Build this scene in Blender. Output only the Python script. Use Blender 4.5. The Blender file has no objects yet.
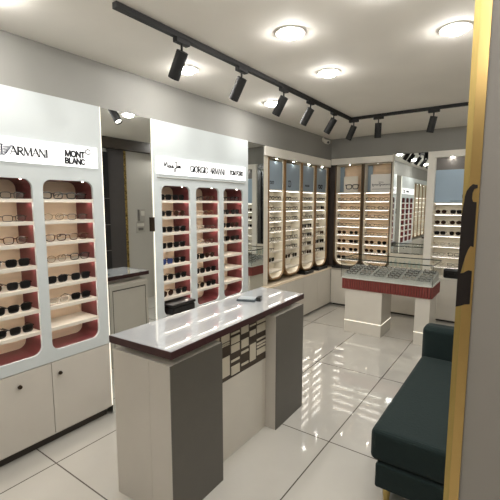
import bpy, bmesh, math, random
from mathutils import Vector, Matrix
from mathutils.geometry import tessellate_polygon
random.seed(7)
PI = math.pi
C = bpy.context.scene.collection
SC = bpy.context.scene

# ------------------------------------------------------------------ colours and materials
def lin(c):
    c = c / 255.0
    return c / 12.92 if c <= 0.04045 else ((c + 0.055) / 1.055) ** 2.4
def rgb(r, g, b): return (lin(r), lin(g), lin(b), 1.0)
M = {}
def mat(name, col, rough=0.5, metal=0.0, spec=0.5, noise=0.0, nscale=30.0, bump=0.0, coat=0.0, sheen=0.0, stretch=None):
    m = bpy.data.materials.new(name); m.use_nodes = True
    nt = m.node_tree; b = nt.nodes['Principled BSDF']
    b.inputs['Base Color'].default_value = col
    b.inputs['Roughness'].default_value = rough
    b.inputs['Metallic'].default_value = metal
    b.inputs['Specular IOR Level'].default_value = spec
    b.inputs['Coat Weight'].default_value = coat
    b.inputs['Sheen Weight'].default_value = sheen
    if noise or bump:
        tc = nt.nodes.new('ShaderNodeTexCoord'); mp = nt.nodes.new('ShaderNodeMapping')
        if stretch: mp.inputs['Scale'].default_value = stretch
        n = nt.nodes.new('ShaderNodeTexNoise'); n.inputs['Scale'].default_value = nscale; n.inputs['Detail'].default_value = 4
        nt.links.new(tc.outputs['Object'], mp.inputs['Vector']); nt.links.new(mp.outputs['Vector'], n.inputs['Vector'])
        if noise:
            r = nt.nodes.new('ShaderNodeValToRGB')
            r.color_ramp.elements[0].position = 0.3; r.color_ramp.elements[1].position = 0.7
            r.color_ramp.elements[0].color = tuple(c * (1 - noise) for c in col[:3]) + (1,)
            r.color_ramp.elements[1].color = tuple(min(1, c * (1 + noise)) for c in col[:3]) + (1,)
            nt.links.new(n.outputs['Fac'], r.inputs['Fac']); nt.links.new(r.outputs['Color'], b.inputs['Base Color'])
        if bump:
            bp = nt.nodes.new('ShaderNodeBump'); bp.inputs['Strength'].default_value = bump; bp.inputs['Distance'].default_value = 0.01
            nt.links.new(n.outputs['Fac'], bp.inputs['Height']); nt.links.new(bp.outputs['Normal'], b.inputs['Normal'])
    M[name] = m
    return m
def emit(name, col, s):
    m = bpy.data.materials.new(name); m.use_nodes = True
    b = m.node_tree.nodes['Principled BSDF']
    b.inputs['Base Color'].default_value = col
    b.inputs['Emission Color'].default_value = col
    b.inputs['Emission Strength'].default_value = s
    M[name] = m
def clear(name, tint, refl):
    m = bpy.data.materials.new(name); m.use_nodes = True
    nt = m.node_tree; nt.nodes.clear()
    o = nt.nodes.new('ShaderNodeOutputMaterial'); t = nt.nodes.new('ShaderNodeBsdfTransparent'); g = nt.nodes.new('ShaderNodeBsdfGlossy')
    x = nt.nodes.new('ShaderNodeMixShader'); x.inputs[0].default_value = refl
    t.inputs['Color'].default_value = tint; g.inputs['Roughness'].default_value = 0.0
    nt.links.new(t.outputs[0], x.inputs[1]); nt.links.new(g.outputs[0], x.inputs[2])
    nt.links.new(x.outputs[0], o.inputs[0]); M[name] = m

mat('white_lacquer', rgb(200, 207, 208), 0.32, noise=0.015, nscale=4)
mat('fascia_white', rgb(242, 238, 228), 0.4, noise=0.01, nscale=4)
mat('cream_laminate', rgb(198, 193, 184), 0.28, noise=0.02, nscale=5)
mat('cream_gloss', rgb(212, 207, 196), 0.22, noise=0.02, nscale=5)
mat('burgundy', rgb(106, 51, 53), 0.42, noise=0.05, nscale=12)
mat('burgundy_edge', rgb(58, 31, 31), 0.4, noise=0.05, nscale=20)
mat('burgundy_flute', rgb(132, 64, 58), 0.45, noise=0.05, nscale=20)
mat('beige_board', rgb(232, 213, 188), 0.5, noise=0.05, nscale=6, stretch=(1, 1, 6))
mat('peach_board', rgb(226, 200, 168), 0.5, noise=0.06, nscale=6, stretch=(1, 1, 6))
mat('shelf_white', rgb(216, 210, 198), 0.4, noise=0.02, nscale=8)
mat('ivory', rgb(222, 216, 200), 0.45, noise=0.02, nscale=6)
mat('wood_brown', rgb(134, 104, 66), 0.4, noise=0.18, nscale=14, stretch=(6, 6, 0.6))
mat('wood_dark', rgb(92, 72, 46), 0.38, noise=0.2, nscale=14, stretch=(6, 6, 0.6))
mat('espresso', rgb(46, 36, 30), 0.5, noise=0.15, nscale=14, stretch=(6, 6, 0.6))
mat('ledge_wood', rgb(236, 220, 194), 0.35, noise=0.08, nscale=10, stretch=(6, 0.6, 1))
mat('quartz', rgb(190, 192, 194), 0.03, noise=0.015, nscale=60, spec=0.8, coat=1.0)
M['quartz'].node_tree.nodes['Principled BSDF'].inputs['Coat IOR'].default_value = 1.9; M['quartz'].node_tree.nodes['Principled BSDF'].inputs['Coat Roughness'].default_value = 0.02
mat('grey_laminate', rgb(90, 87, 80), 0.4, noise=0.03, nscale=10)
mat('lattice_brown', rgb(66, 55, 44), 0.45, noise=0.1, nscale=20)
mat('lattice_cream', rgb(206, 198, 180), 0.35, noise=0.02, nscale=9)
mat('ceiling_paint', rgb(232, 228, 220), 0.8, noise=0.02, nscale=3)
mat('wall_paint', rgb(144, 143, 138), 0.7, noise=0.02, nscale=3)
mat('wall_panel_grey', rgb(150, 146, 140), 0.55, noise=0.02, nscale=3)
mat('wall_light', rgb(188, 184, 176), 0.6, noise=0.02, nscale=3)
mat('charcoal', rgb(72, 68, 68), 0.35, noise=0.05, nscale=8)
mat('beam_brown', rgb(60, 52, 44), 0.5, noise=0.1, nscale=8)
mat('gold', rgb(212, 180, 118), 0.28, 1.0, noise=0.04, nscale=3)
mat('gold_brushed', rgb(196, 172, 108), 0.40, 1.0, noise=0.05, nscale=30, stretch=(8, 8, 0.5))
mat('patch_dark', rgb(24, 15, 13), 0.4, noise=0.15, nscale=20)
mat('black_metal', rgb(8, 8, 8), 0.6, noise=0.1, nscale=40)
mat('black_leather', rgb(18, 17, 18), 0.3, noise=0.1, nscale=40, bump=0.1)
mat('black_plastic', rgb(24, 24, 26), 0.3, noise=0.05, nscale=40)
mat('plastic_white', rgb(214, 210, 200), 0.35, noise=0.02, nscale=10)
mat('plate_grey', rgb(176, 172, 164), 0.35, noise=0.02, nscale=10)
mat('knob_bronze', rgb(70, 58, 46), 0.35, 0.8, noise=0.05, nscale=20)
mat('sofa_teal', rgb(3, 27, 26), 0.9, noise=0.1, nscale=60, bump=0.12, sheen=0.05)
mat('tray_grey', rgb(196, 196, 190), 0.6, noise=0.04, nscale=20)
mat('tray_lining', rgb(168, 168, 162), 0.8, noise=0.06, nscale=40)
mat('deck_grey', rgb(204, 204, 198), 0.35, noise=0.03, nscale=10)
mat('poster_blue_grey', rgb(142, 158, 170), 0.45, noise=0.03, nscale=4)
mat('poster_light_blue', rgb(168, 190, 208), 0.45, noise=0.03, nscale=4)
mat('panel_grey_dark', rgb(112, 108, 104), 0.4, noise=0.04, nscale=6)
mat('card_cream', rgb(232, 224, 208), 0.5, noise=0.02, nscale=6)
mat('card_white', rgb(234, 232, 226), 0.5, noise=0.02, nscale=6)
mat('ink', rgb(26, 28, 34), 0.6, noise=0.05, nscale=40)
mat('ink_navy', rgb(44, 52, 74), 0.6, noise=0.05, nscale=40)
mat('ink_grey', rgb(120, 122, 122), 0.6, noise=0.05, nscale=40)
mat('toe_dark', rgb(52, 46, 40), 0.5, noise=0.1, nscale=10)
mat('device_grey', rgb(84, 92, 98), 0.25, noise=0.05, nscale=20)
mat('device_top', rgb(176, 184, 188), 0.15, noise=0.03, nscale=20)
mat('bottle_green', rgb(194, 202, 190), 0.2, noise=0.05, nscale=20)
mat('glass_edge', rgb(38, 52, 46), 0.15, noise=0.05, nscale=20)
mat('mirror', (0.82, 0.85, 0.84, 1), 0.0, 1.0)
# eyewear
mat('acetate_black', rgb(20, 18, 18), 0.2, noise=0.05, nscale=60)
mat('acetate_tortoise', rgb(74, 44, 26), 0.2, noise=0.45, nscale=90)
mat('metal_gold', rgb(126, 98, 58), 0.3, 0.5, noise=0.03, nscale=40)
mat('metal_gun', rgb(46, 42, 40), 0.35, 0.3, noise=0.03, nscale=40)
mat('acetate_pale', rgb(196, 182, 166), 0.2, noise=0.05, nscale=60)
mat('acetate_blue', rgb(40, 52, 96), 0.2, noise=0.1, nscale=60)
mat('lens_black', rgb(10, 9, 9), 0.1, spec=0.25, noise=0.02, nscale=30)
mat('lens_brown', rgb(44, 28, 20), 0.1, spec=0.25, noise=0.02, nscale=30)
mat('lens_blue', rgb(44, 58, 104), 0.08, noise=0.02, nscale=30)
clear('lens_clear', (0.98, 0.985, 0.985, 1), 0.045)
clear('case_glass', (0.97, 0.98, 0.975, 1), 0.035)
emit('lamp_white', (1.0, 0.97, 0.93, 1), 90.0)
emit('spot_white', (1.0, 0.93, 0.84, 1), 3.0)
emit('led_cell', (1.0, 0.88, 0.78, 1), 28.0)
emit('led_warm', (1.0, 0.94, 0.86, 1), 4.6)
emit('led_fill', (1.0, 0.90, 0.80, 1), 7.0)
emit('led_top', (1.0, 0.96, 0.90, 1), 110.0)
emit('led_line', (1.0, 0.94, 0.80, 1), 0.5)
emit('sign_light', (1.0, 1.0, 1.0, 1), 0.35)

def floor_mat():
    m = bpy.data.materials.new('floor_tile'); m.use_nodes = True
    nt = m.node_tree; b = nt.nodes['Principled BSDF']
    tc = nt.nodes.new('ShaderNodeTexCoord'); mp = nt.nodes.new('ShaderNodeMapping')
    mp.inputs['Location'].default_value = (-0.195, -3.54, 0)
    br = nt.nodes.new('ShaderNodeTexBrick'); br.offset = 0.0; br.squash = 1.0
    br.inputs['Scale'].default_value = 1.0; br.inputs['Mortar Size'].default_value = 0.004
    br.inputs['Mortar Smooth'].default_value = 0.0
    br.inputs['Brick Width'].default_value = 0.655; br.inputs['Row Height'].default_value = 1.2
    br.inputs['Color1'].default_value = rgb(206, 203, 195); br.inputs['Color2'].default_value = rgb(202, 199, 191)
    br.inputs['Mortar'].default_value = rgb(96, 90, 82)
    n = nt.nodes.new('ShaderNodeTexNoise'); n.inputs['Scale'].default_value = 2.2; n.inputs['Detail'].default_value = 6
    mx = nt.nodes.new('ShaderNodeMix'); mx.data_type = 'RGBA'; mx.blend_type = 'MULTIPLY'; mx.inputs[0].default_value = 0.18
    nt.links.new(tc.outputs['Object'], mp.inputs['Vector']); nt.links.new(mp.outputs['Vector'], br.inputs['Vector'])
    nt.links.new(tc.outputs['Object'], n.inputs['Vector'])
    nt.links.new(br.outputs['Color'], mx.inputs[6]); nt.links.new(n.outputs['Fac'], mx.inputs[7])
    nt.links.new(mx.outputs[2], b.inputs['Base Color'])
    b.inputs['Roughness'].default_value = 0.06; b.inputs['Specular IOR Level'].default_value = 0.7; b.inputs['Coat Weight'].default_value = 0.6; b.inputs['Coat IOR'].default_value = 1.6; b.inputs['Coat Roughness'].default_value = 0.04
    M['floor_tile'] = m
floor_mat()
def mosaic_mat():
    m = bpy.data.materials.new('gold_mosaic'); m.use_nodes = True
    nt = m.node_tree; b = nt.nodes['Principled BSDF']
    tc = nt.nodes.new('ShaderNodeTexCoord'); v = nt.nodes.new('ShaderNodeTexVoronoi'); v.inputs['Scale'].default_value = 45
    r = nt.nodes.new('ShaderNodeValToRGB'); r.color_ramp.elements[0].color = rgb(60, 48, 30); r.color_ramp.elements[1].color = rgb(206, 176, 100)
    nt.links.new(tc.outputs['Object'], v.inputs['Vector']); nt.links.new(v.outputs['Color'], r.inputs['Fac'])
    nt.links.new(r.outputs['Color'], b.inputs['Base Color']); b.inputs['Roughness'].default_value = 0.3; b.inputs['Metallic'].default_value = 0.6
    M['gold_mosaic'] = m
mosaic_mat()

# ------------------------------------------------------------------ mesh builder
class MB:
    def __init__(s): s.v = []; s.f = []
    def add(s, vs, fs):
        o = len(s.v); s.v += [tuple(p) for p in vs]; s.f += [tuple(i + o for i in f) for f in fs]
        return s
    def box(s, x0, x1, y0, y1, z0, z1):
        vs = [(x, y, z) for x in (x0, x1) for y in (y0, y1) for z in (z0, z1)]
        return s.add(vs, [(0, 1, 3, 2), (4, 6, 7, 5), (0, 4, 5, 1), (2, 3, 7, 6), (0, 2, 6, 4), (1, 5, 7, 3)])
    def prism(s, pts, mp, w0, w1):          # closed outline pts (u,v), mapped by mp(u,v,w)
        n = len(pts)
        vs = [mp(u, v, w0) for u, v in pts] + [mp(u, v, w1) for u, v in pts]
        tr = tessellate_polygon([[Vector((u, v, 0)) for u, v in pts]])
        fs = [tuple(t) for t in tr] + [tuple(i + n for i in reversed(t)) for t in tr]
        fs += [(i, (i + 1) % n, (i + 1) % n + n, i + n) for i in range(n)]
        return s.add(vs, fs)
    def plate(s, outer, holes, mp, w0, w1):
        loops = [outer] + holes
        allp = [p for l in loops for p in l]; n = len(allp)
        tr = tessellate_polygon([[Vector((u, v, 0)) for u, v in l] for l in loops])
        vs = [mp(u, v, w0) for u, v in allp] + [mp(u, v, w1) for u, v in allp]
        fs = [tuple(t) for t in tr] + [tuple(i + n for i in reversed(t)) for t in tr]
        o = 0
        for l in loops:
            k = len(l)
            fs += [(o + i, o + (i + 1) % k, o + (i + 1) % k + n, o + i + n) for i in range(k)]
            o += k
        return s.add(vs, fs)
    def tube_wall(s, pts, mp, w0, w1):      # open skin along an outline
        n = len(pts)
        return s.add([mp(u, v, w0) for u, v in pts] + [mp(u, v, w1) for u, v in pts],
                     [(i, (i + 1) % n, (i + 1) % n + n, i + n) for i in range(n)])
    def cyl(s, p0, p1, r0, r1=None, n=16, cap=True):
        r1 = r0 if r1 is None else r1
        p0, p1 = Vector(p0), Vector(p1); d = (p1 - p0).normalized()
        a = d.orthogonal().normalized(); b = d.cross(a)
        vs = []
        for p, r in ((p0, r0), (p1, r1)):
            vs += [p + (a * math.cos(2 * PI * i / n) + b * math.sin(2 * PI * i / n)) * r for i in range(n)]
        fs = [(i, (i + 1) % n, (i + 1) % n + n, i + n) for i in range(n)]
        if cap: fs += [tuple(range(n))[::-1], tuple(range(n, 2 * n))]
        return s.add(vs, fs)
    def lathe(s, prof, c, n=20):            # prof list of (r,z)
        vs = [(c[0] + r * math.cos(2 * PI * i / n), c[1] + r * math.sin(2 * PI * i / n), c[2] + z) for r, z in prof for i in range(n)]
        fs = [(k * n + i, k * n + (i + 1) % n, (k + 1) * n + (i + 1) % n, (k + 1) * n + i) for k in range(len(prof) - 1) for i in range(n)]
        return s.add(vs, fs)
    def tube(s, path, r, n=5, closed=False):
        P = [Vector(p) for p in path]; m = len(P); vs = []
        for i, p in enumerate(P):
            if closed: d = P[(i + 1) % m] - P[i - 1]
            else: d = P[min(i + 1, m - 1)] - P[max(i - 1, 0)]
            d.normalize()
            a = d.cross(Vector((0, 1, 0)))
            if a.length < 0.2: a = d.cross(Vector((0, 0, 1)))
            a.normalize(); b = d.cross(a)
            rr = r[i] if isinstance(r, (list, tuple)) else r
            vs += [p + (a * math.cos(2 * PI * k / n) + b * math.sin(2 * PI * k / n)) * rr for k in range(n)]
        fs = [((i % m) * n + k, (i % m) * n + (k + 1) % n, ((i + 1) % m) * n + (k + 1) % n, ((i + 1) % m) * n + k)
              for i in range(m if closed else m - 1) for k in range(n)]
        if not closed: fs += [tuple(range(n)), tuple(range((m - 1) * n, m * n))]
        return s.add(vs, fs)
    def mesh(s, name, m, smooth=False):
        me = bpy.data.meshes.new(name); me.from_pydata(s.v, [], s.f)
        bm = bmesh.new(); bm.from_mesh(me); bmesh.ops.recalc_face_normals(bm, faces=bm.faces[:]); bm.to_mesh(me); bm.free()
        me.materials.append(M[m])
        if smooth:
            for p in me.polygons: p.use_smooth = True
        return me
    def build(s, name, m, parent=None, smooth=False, bevel=0.0, seg=2, loc=None):
        o = bpy.data.objects.new(name, s.mesh(name, m, smooth)); C.objects.link(o)
        if parent: o.parent = parent
        if loc: o.location = loc
        if bevel:
            b = o.modifiers.new('bevel', 'BEVEL'); b.width = bevel; b.segments = seg; b.limit_method = 'ANGLE'
        return o

def tag(o, label=None, cat=None, group=None, kind=None):
    if label: o['label'] = label
    if cat: o['category'] = cat
    if group: o['group'] = group
    if kind: o['kind'] = kind
    return o
def thing(name, label, cat, loc=(0, 0, 0), rz=0, group=None):
    o = bpy.data.objects.new(name, None); C.objects.link(o); o.location = loc; o.rotation_euler = (0, 0, rz)
    o.empty_display_size = 0.05
    return tag(o, label, cat, group)
def struct(name, mb, m, bevel=0):
    return tag(mb.build(name, m, bevel=bevel), kind='structure')
def rrect(u0, u1, v0, v1, r, n=6, rb=None):
    rb = r if rb is None else rb
    pts = []
    for cu, cv, a, q in ((u1 - r, v1 - r, 0, r), (u0 + r, v1 - r, 90, r), (u0 + rb, v0 + rb, 180, rb), (u1 - rb, v0 + rb, 270, rb)):
        for i in range(n + 1):
            t = math.radians(a + 90 * i / n); pts.append((cu + q * math.cos(t), cv + q * math.sin(t)))
    return pts
# plane maps: left wall looks to +X (u=Y, v=Z, w=out), back wall looks to -Y (u=X, v=Z, w=out)
def onleft(x): return lambda u, v, w: (x + w, u, v)
def onback(y): return lambda u, v, w: (u, y - w, v)

# ------------------------------------------------------------------ lettering
def arc(cx, cy, rx, ry, a0, a1, n=14):
    return [(cx + rx * math.cos(math.radians(a0 + (a1 - a0) * i / n)), cy + ry * math.sin(math.radians(a0 + (a1 - a0) * i / n))) for i in range(n + 1)]
GL = {
 'A': (0.80, [('t', [(0.03, 0), (0.38, 1)]), ('k', [(0.38, 1), (0.76, 0)]), ('t', [(0.15, 0.34), (0.62, 0.34)])]),
 'R': (0.72, [('k', [(0.10, 0), (0.10, 1)]), ('m', [(0.10, 0.98)] + arc(0.34, 0.74, 0.24, 0.24, 90, -90) + [(0.10, 0.5)]), ('k', [(0.30, 0.5), (0.66, 0)])]),
 'M': (1.00, [('t', [(0.08, 0), (0.12, 1)]), ('k', [(0.12, 1), (0.48, 0.05)]), ('t', [(0.48, 0.05), (0.84, 1)]), ('k', [(0.86, 1), (0.90, 0)])]),
 'N': (0.82, [('t', [(0.08, 0), (0.08, 1)]), ('k', [(0.10, 1), (0.70, 0)]), ('t', [(0.72, 0), (0.72, 1)])]),
 'I': (0.26, [('k', [(0.12, 0), (0.12, 1)])]),
 'G': (0.86, [('m', arc(0.44, 0.5, 0.38, 0.48, 45, 330, 20)), ('k', [(0.74, 0.06), (0.74, 0.44)])]),
 'O': (0.90, [('m', arc(0.44, 0.5, 0.38, 0.48, 0, 360, 24))]),
 'T': (0.72, [('k', [(0.36, 0), (0.36, 1)]), ('t', [(0.02, 0.93), (0.70, 0.93)])]),
 'B': (0.74, [('k', [(0.10, 0), (0.10, 1)]), ('m', [(0.10, 0.95)] + arc(0.34, 0.73, 0.22, 0.22, 90, -90) + [(0.10, 0.51)]), ('m', [(0.10, 0.5)] + arc(0.36, 0.28, 0.26, 0.23, 90, -90) + [(0.10, 0.05)])]),
 'L': (0.60, [('k', [(0.10, 0), (0.10, 1)]), ('t', [(0.10, 0.07), (0.56, 0.07)])]),
 'C': (0.82, [('m', arc(0.44, 0.5, 0.36, 0.45, 45, 315, 18))]),
 'F': (0.60, [('k', [(0.10, 0), (0.10, 1)]), ('t', [(0.10, 0.93), (0.58, 0.93)]), ('t', [(0.10, 0.5), (0.48, 0.5)])]),
 'D': (0.82, [('k', [(0.10, 0), (0.10, 1)]), ('m', [(0.10, 0.95)] + arc(0.34, 0.5, 0.38, 0.45, 90, -90) + [(0.10, 0.05)])]),
}
def ribbon(mb, pts, w, mp, z0, z1):
    for (a, b), (c, d) in zip(pts[:-1], pts[1:]):
        L = math.hypot(c - a, d - b)
        if L < 1e-7: continue
        dx, dy = (c - a) / L, (d - b) / L; e = w * 0.32
        a2, b2, c2, d2 = a - dx * e, b - dy * e, c + dx * e, d + dy * e
        px, py = -dy * w / 2, dx * w / 2
        q = [(a2 + px, b2 + py), (a2 - px, b2 - py), (c2 - px, d2 - py), (c2 + px, d2 + py)]
        mb.prism(q, mp, z0, z1)
def text(s, u0, u1, v0, h, mp, bold=False, slope=0.0, mb=None, tw=None):
    mb = mb or MB()
    adv = sum(0.4 if c == ' ' else GL[c][0] for c in s); k = (u1 - u0) / adv; x = u0
    W = {'k': 0.22, 't': 0.09, 'm': 0.17} if not bold else {'k': 0.30, 't': 0.26, 'm': 0.26}
    for c in s:
        if c == ' ': x += 0.4 * k; continue
        for t, pl in GL[c][1]:
            ribbon(mb, [(x + a * k, v0 + b * h) for a, b in pl], W[t] * h, mp, 0.0, 0.0015)
        x += GL[c][0] * k
    return mb

# ------------------------------------------------------------------ eyewear
def eye_outline(shape, cx, w, h, n=18):
    pts = []
    for i in range(n):
        t = 2 * PI * i / n; c, s = math.cos(t), math.sin(t)
        if shape == 'round': x, z = c, s
        elif shape == 'aviator':
            x, z = c * (1 - 0.12 * (s < 0) * -s), s
            z = z if z > 0 else z * 1.05
            x = math.copysign(abs(c) ** 0.8, c) * (1.0 if s > 0 else 0.9); 
        else:
            e = 0.55
            x = math.copysign(abs(c) ** e, c); z = math.copysign(abs(s) ** e, s)
            if shape == 'wayfarer': x *= 1 + 0.08 * z
        pts.append((cx + x * w / 2, h / 2 + z * h / 2))
    return pts
EW = {}
def eyewear_kind(key, shape, rim, fr, lens, w=0.050, h=0.040):
    cx = 0.034; F = MB(); zo = rim
    for sx in (-1, 1):
        ol = [(x, 0.0, z + zo) for x, z in eye_outline(shape, sx * cx, w, h)]
        F.tube(ol, rim, 5, True)
    zb = h * 0.68 + zo
    F.tube([(-cx + w * 0.46, 0, zb), (-0.004, -0.002, zb + 0.003), (0.004, -0.002, zb + 0.003), (cx - w * 0.46, 0, zb)], rim * 1.1, 5)
    for sx in (-1, 1): F.tube([(sx * (cx + w * 0.46), 0, h * 0.78 + zo), (sx * 0.0685, 0.003, h * 0.80 + zo)], rim * 1.3, 5)
    Ls = []
    for sx in (-1, 1):
        L = MB(); ol = eye_outline(shape, sx * cx, w * 0.98, h * 0.98)
        L.prism(ol, lambda u, v, q: (u, q, v + zo + h * 0.01), -0.0009, 0.0009); Ls.append(L.mesh('lens', lens))
    Ts = []
    for sx in (-1, 1):
        T = MB(); zt = h * 0.80 + zo
        T.tube([(sx * 0.0695, 0.002, zt), (sx * 0.069, 0.05, zt), (sx * 0.067, 0.088, zt - 0.002), (sx * 0.065, 0.112, zt - 0.016)], [rim * 1.2, rim * 1.1, rim, rim], 5)
        Ts.append(T.mesh('temple', fr))
    EW[key] = (F.mesh('frame', fr), Ls, Ts)
eyewear_kind('black', 'rect', 0.0030, 'acetate_black', 'lens_clear', 0.053, 0.037)
eyewear_kind('tortoise', 'wayfarer', 0.0029, 'acetate_tortoise', 'lens_clear', 0.052, 0.038)
eyewear_kind('gold', 'round', 0.0016, 'metal_gold', 'lens_clear', 0.050, 0.040)
eyewear_kind('gun', 'rect', 0.0019, 'metal_gun', 'lens_clear', 0.052, 0.034)
eyewear_kind('pale', 'rect', 0.0027, 'acetate_pale', 'lens_clear', 0.052, 0.037)
eyewear_kind('sunblack', 'wayfarer', 0.0026, 'acetate_black', 'lens_black', 0.056, 0.042)
eyewear_kind('sunround', 'round', 0.0020, 'acetate_tortoise', 'lens_brown', 0.054, 0.045)
eyewear_kind('sunblue', 'wayfarer', 0.0026, 'acetate_blue', 'lens_blue', 0.056, 0.042)
eyewear_kind('sunaviator', 'aviator', 0.0014, 'metal_gold', 'lens_black', 0.056, 0.046)
DESC = {'black': ('eyeglasses', 'black-framed eyeglasses'), 'tortoise': ('eyeglasses', 'brown-framed eyeglasses'), 'gold': ('eyeglasses', 'thin gold eyeglasses'),
        'gun': ('eyeglasses', 'thin dark eyeglasses'), 'pale': ('eyeglasses', 'pale-framed eyeglasses'), 'sunblack': ('sunglasses', 'black sunglasses'),
        'sunround': ('sunglasses', 'round brown sunglasses'), 'sunblue': ('sunglasses', 'blue sunglasses'), 'sunaviator': ('sunglasses', 'dark aviator sunglasses')}
tagm = MB().box(-0.006, 0.006, 0.004, 0.0055, 0.0, 0.016).mesh('price_tag', 'card_white')
def eyewear(kind, loc, rz, label, group, rx=0.0, price=False):
    nm, _ = DESC[kind]
    r = thing(nm, label, nm, loc, rz, group)
    r.rotation_euler = (rx, 0, rz); r.scale = (1.1, 1.0, 1.1)
    fm, Ls, Ts = EW[kind]
    for n, me in [('frame', fm)] + [('lens', m) for m in Ls] + [('temple', m) for m in Ts]:
        o = bpy.data.objects.new(n, me); C.objects.link(o); o.parent = r
    if price:
        o = bpy.data.objects.new('price_tag', tagm); C.objects.link(o); o.parent = r; o.location = (0.074, 0.02, 0.022)
    return r
ORD = ['top', 'second', 'third', 'fourth', 'fifth', 'sixth', 'seventh', 'eighth', 'ninth', 'tenth']
def shelf_word(i): return 'top shelf' if i == 0 else ORD[i] + ' shelf down'

# ------------------------------------------------------------------ room
CEIL = 2.62; YB = 5.786; XR = 2.75
struct('floor', MB().box(-0.4, 3.5, -2.7, 6.2, -0.06, 0.0), 'floor_tile')
struct('ceiling', MB().box(-0.4, 3.5, -2.7, 6.2, CEIL, CEIL + 0.06), 'ceiling_paint')
struct('wall_left', MB().box(-0.40, -0.30, -2.7, 6.2, 0, CEIL), 'wall_paint')
struct('wall_back', MB().box(-0.30, 3.5, 6.10, 6.2, 0, CEIL), 'wall_paint')
struct('wall_front', MB().box(-0.30, 3.5, -2.7, -2.6, 0, CEIL), 'wall_light')
struct('wall_right', MB().box(XR, XR + 0.1, 1.32, 6.10, 0, CEIL), 'wall_light')
struct('wall_far_right', MB().box(3.4, 3.5, -2.6, 1.2, 0, CEIL), 'wall_light')
struct('trim_1', MB().box(-0.30, -0.045, -2.6, 6.10, 2.302, CEIL - 0.001), 'wall_paint')          # bulkhead above the left displays
struct('trim_2', MB().box(-0.0448, XR, YB + 0.012, 6.10, 2.325, CEIL - 0.001), 'wall_paint')        # bulkhead above the back displays
struct('trim_3', MB().box(-0.26, -0.04, 3.897, YB, 2.19, 2.300), 'fascia_white', 0.003)             # lit fascia, left
struct('trim_4', MB().box(-0.0395, 0.90, YB, YB + 0.26, 2.225, 2.318), 'fascia_white', 0.003)         # lit fascia, back
struct('trim_5', MB().box(-0.26, -0.070, 3.897, 4.006, 0.613, 2.19), 'ivory', 0.003)                 # post left of the columns
struct('trim_6', MB().box(-0.27, -0.065, 5.756, YB + 0.2, 0.63, 2.19).box(-0.065, 0.012, YB + 0.03, YB + 0.2, 0.63, 2.22), 'espresso')   # dark corner post
struct('trim_7', MB().box(-0.29, -0.27, 4.006, 5.755, 0.63, 2.19), 'espresso')                     # backing behind the columns
struct('trim_8', MB().box(XR - 0.10, XR, 3.0, YB - 0.01, 2.46, CEIL - 0.001), 'beam_brown')        # beam along the right wall
struct('trim_9', MB().box(1.98, XR - 0.001, YB + 0.012, YB + 0.03, 0.63, 2.325), 'wall_paint')
struct('trim_10', MB().box(0.0, 0.9, YB + 0.235, YB + 0.26, 0.63, 2.225), 'espresso')

# near partition with its gold edge
PY = 1.2
struct('wall_near', MB().box(2.396, 3.4, PY, PY + 0.12, 0, CEIL - 0.002), 'wall_panel_grey')
gt = thing('gold_trim', 'tall polished gold trim strip edging the grey partition at right', 'trim', (2.37, PY, 0))
gm = lambda pts, z0, z1: MB().prism(pts, lambda u, v, w: (u - 2.37, v - PY, w), z0, z1)
gm([(2.371, PY - 0.004), (2.391, PY - 0.004), (2.391, PY + 0.12), (2.371, PY + 0.12)], 0.0, CEIL - 0.004).build('front_strip', 'gold', gt)
gm([(2.3565, PY - 0.0035), (2.3708, PY - 0.0035), (2.3708, PY + 0.12), (2.3565, PY + 0.12)], 0.0, CEIL - 0.004).build('angled_strip', 'gold_brushed', gt)
gm([(2.3912, PY - 0.006), (2.3955, PY - 0.006), (2.3955, PY + 0.12), (2.3912, PY + 0.12)], 0.0, CEIL - 0.004).build('edge_bead', 'gold', gt)
# thin dark brown patch with a curved outline, laid on the gold
patch_pts = [(2.3568, 1.335), (2.3570, 1.585), (2.3590, 1.61), (2.3613, 1.6261), (2.3622, 1.6406), (2.3658, 1.6551), (2.3731, 1.6667), (2.3794, 1.6725), (2.3905, 1.6700), (2.3905, 1.6623), (2.3831, 1.6595), (2.3797, 1.6493), (2.3793, 1.6348), (2.3822, 1.6261), (2.3905, 1.6247),
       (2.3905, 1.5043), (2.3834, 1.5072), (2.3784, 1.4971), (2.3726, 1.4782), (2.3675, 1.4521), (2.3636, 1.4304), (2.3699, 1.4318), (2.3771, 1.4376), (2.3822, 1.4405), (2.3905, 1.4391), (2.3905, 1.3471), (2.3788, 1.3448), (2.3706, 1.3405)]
om = MB().prism(patch_pts, lambda u, v, w: (u - 2.37, -0.0045 - w, v), 0.0, 0.003)
tag(om.build('patch', 'patch_dark', gt), 'dark brown curved patch')

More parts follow.
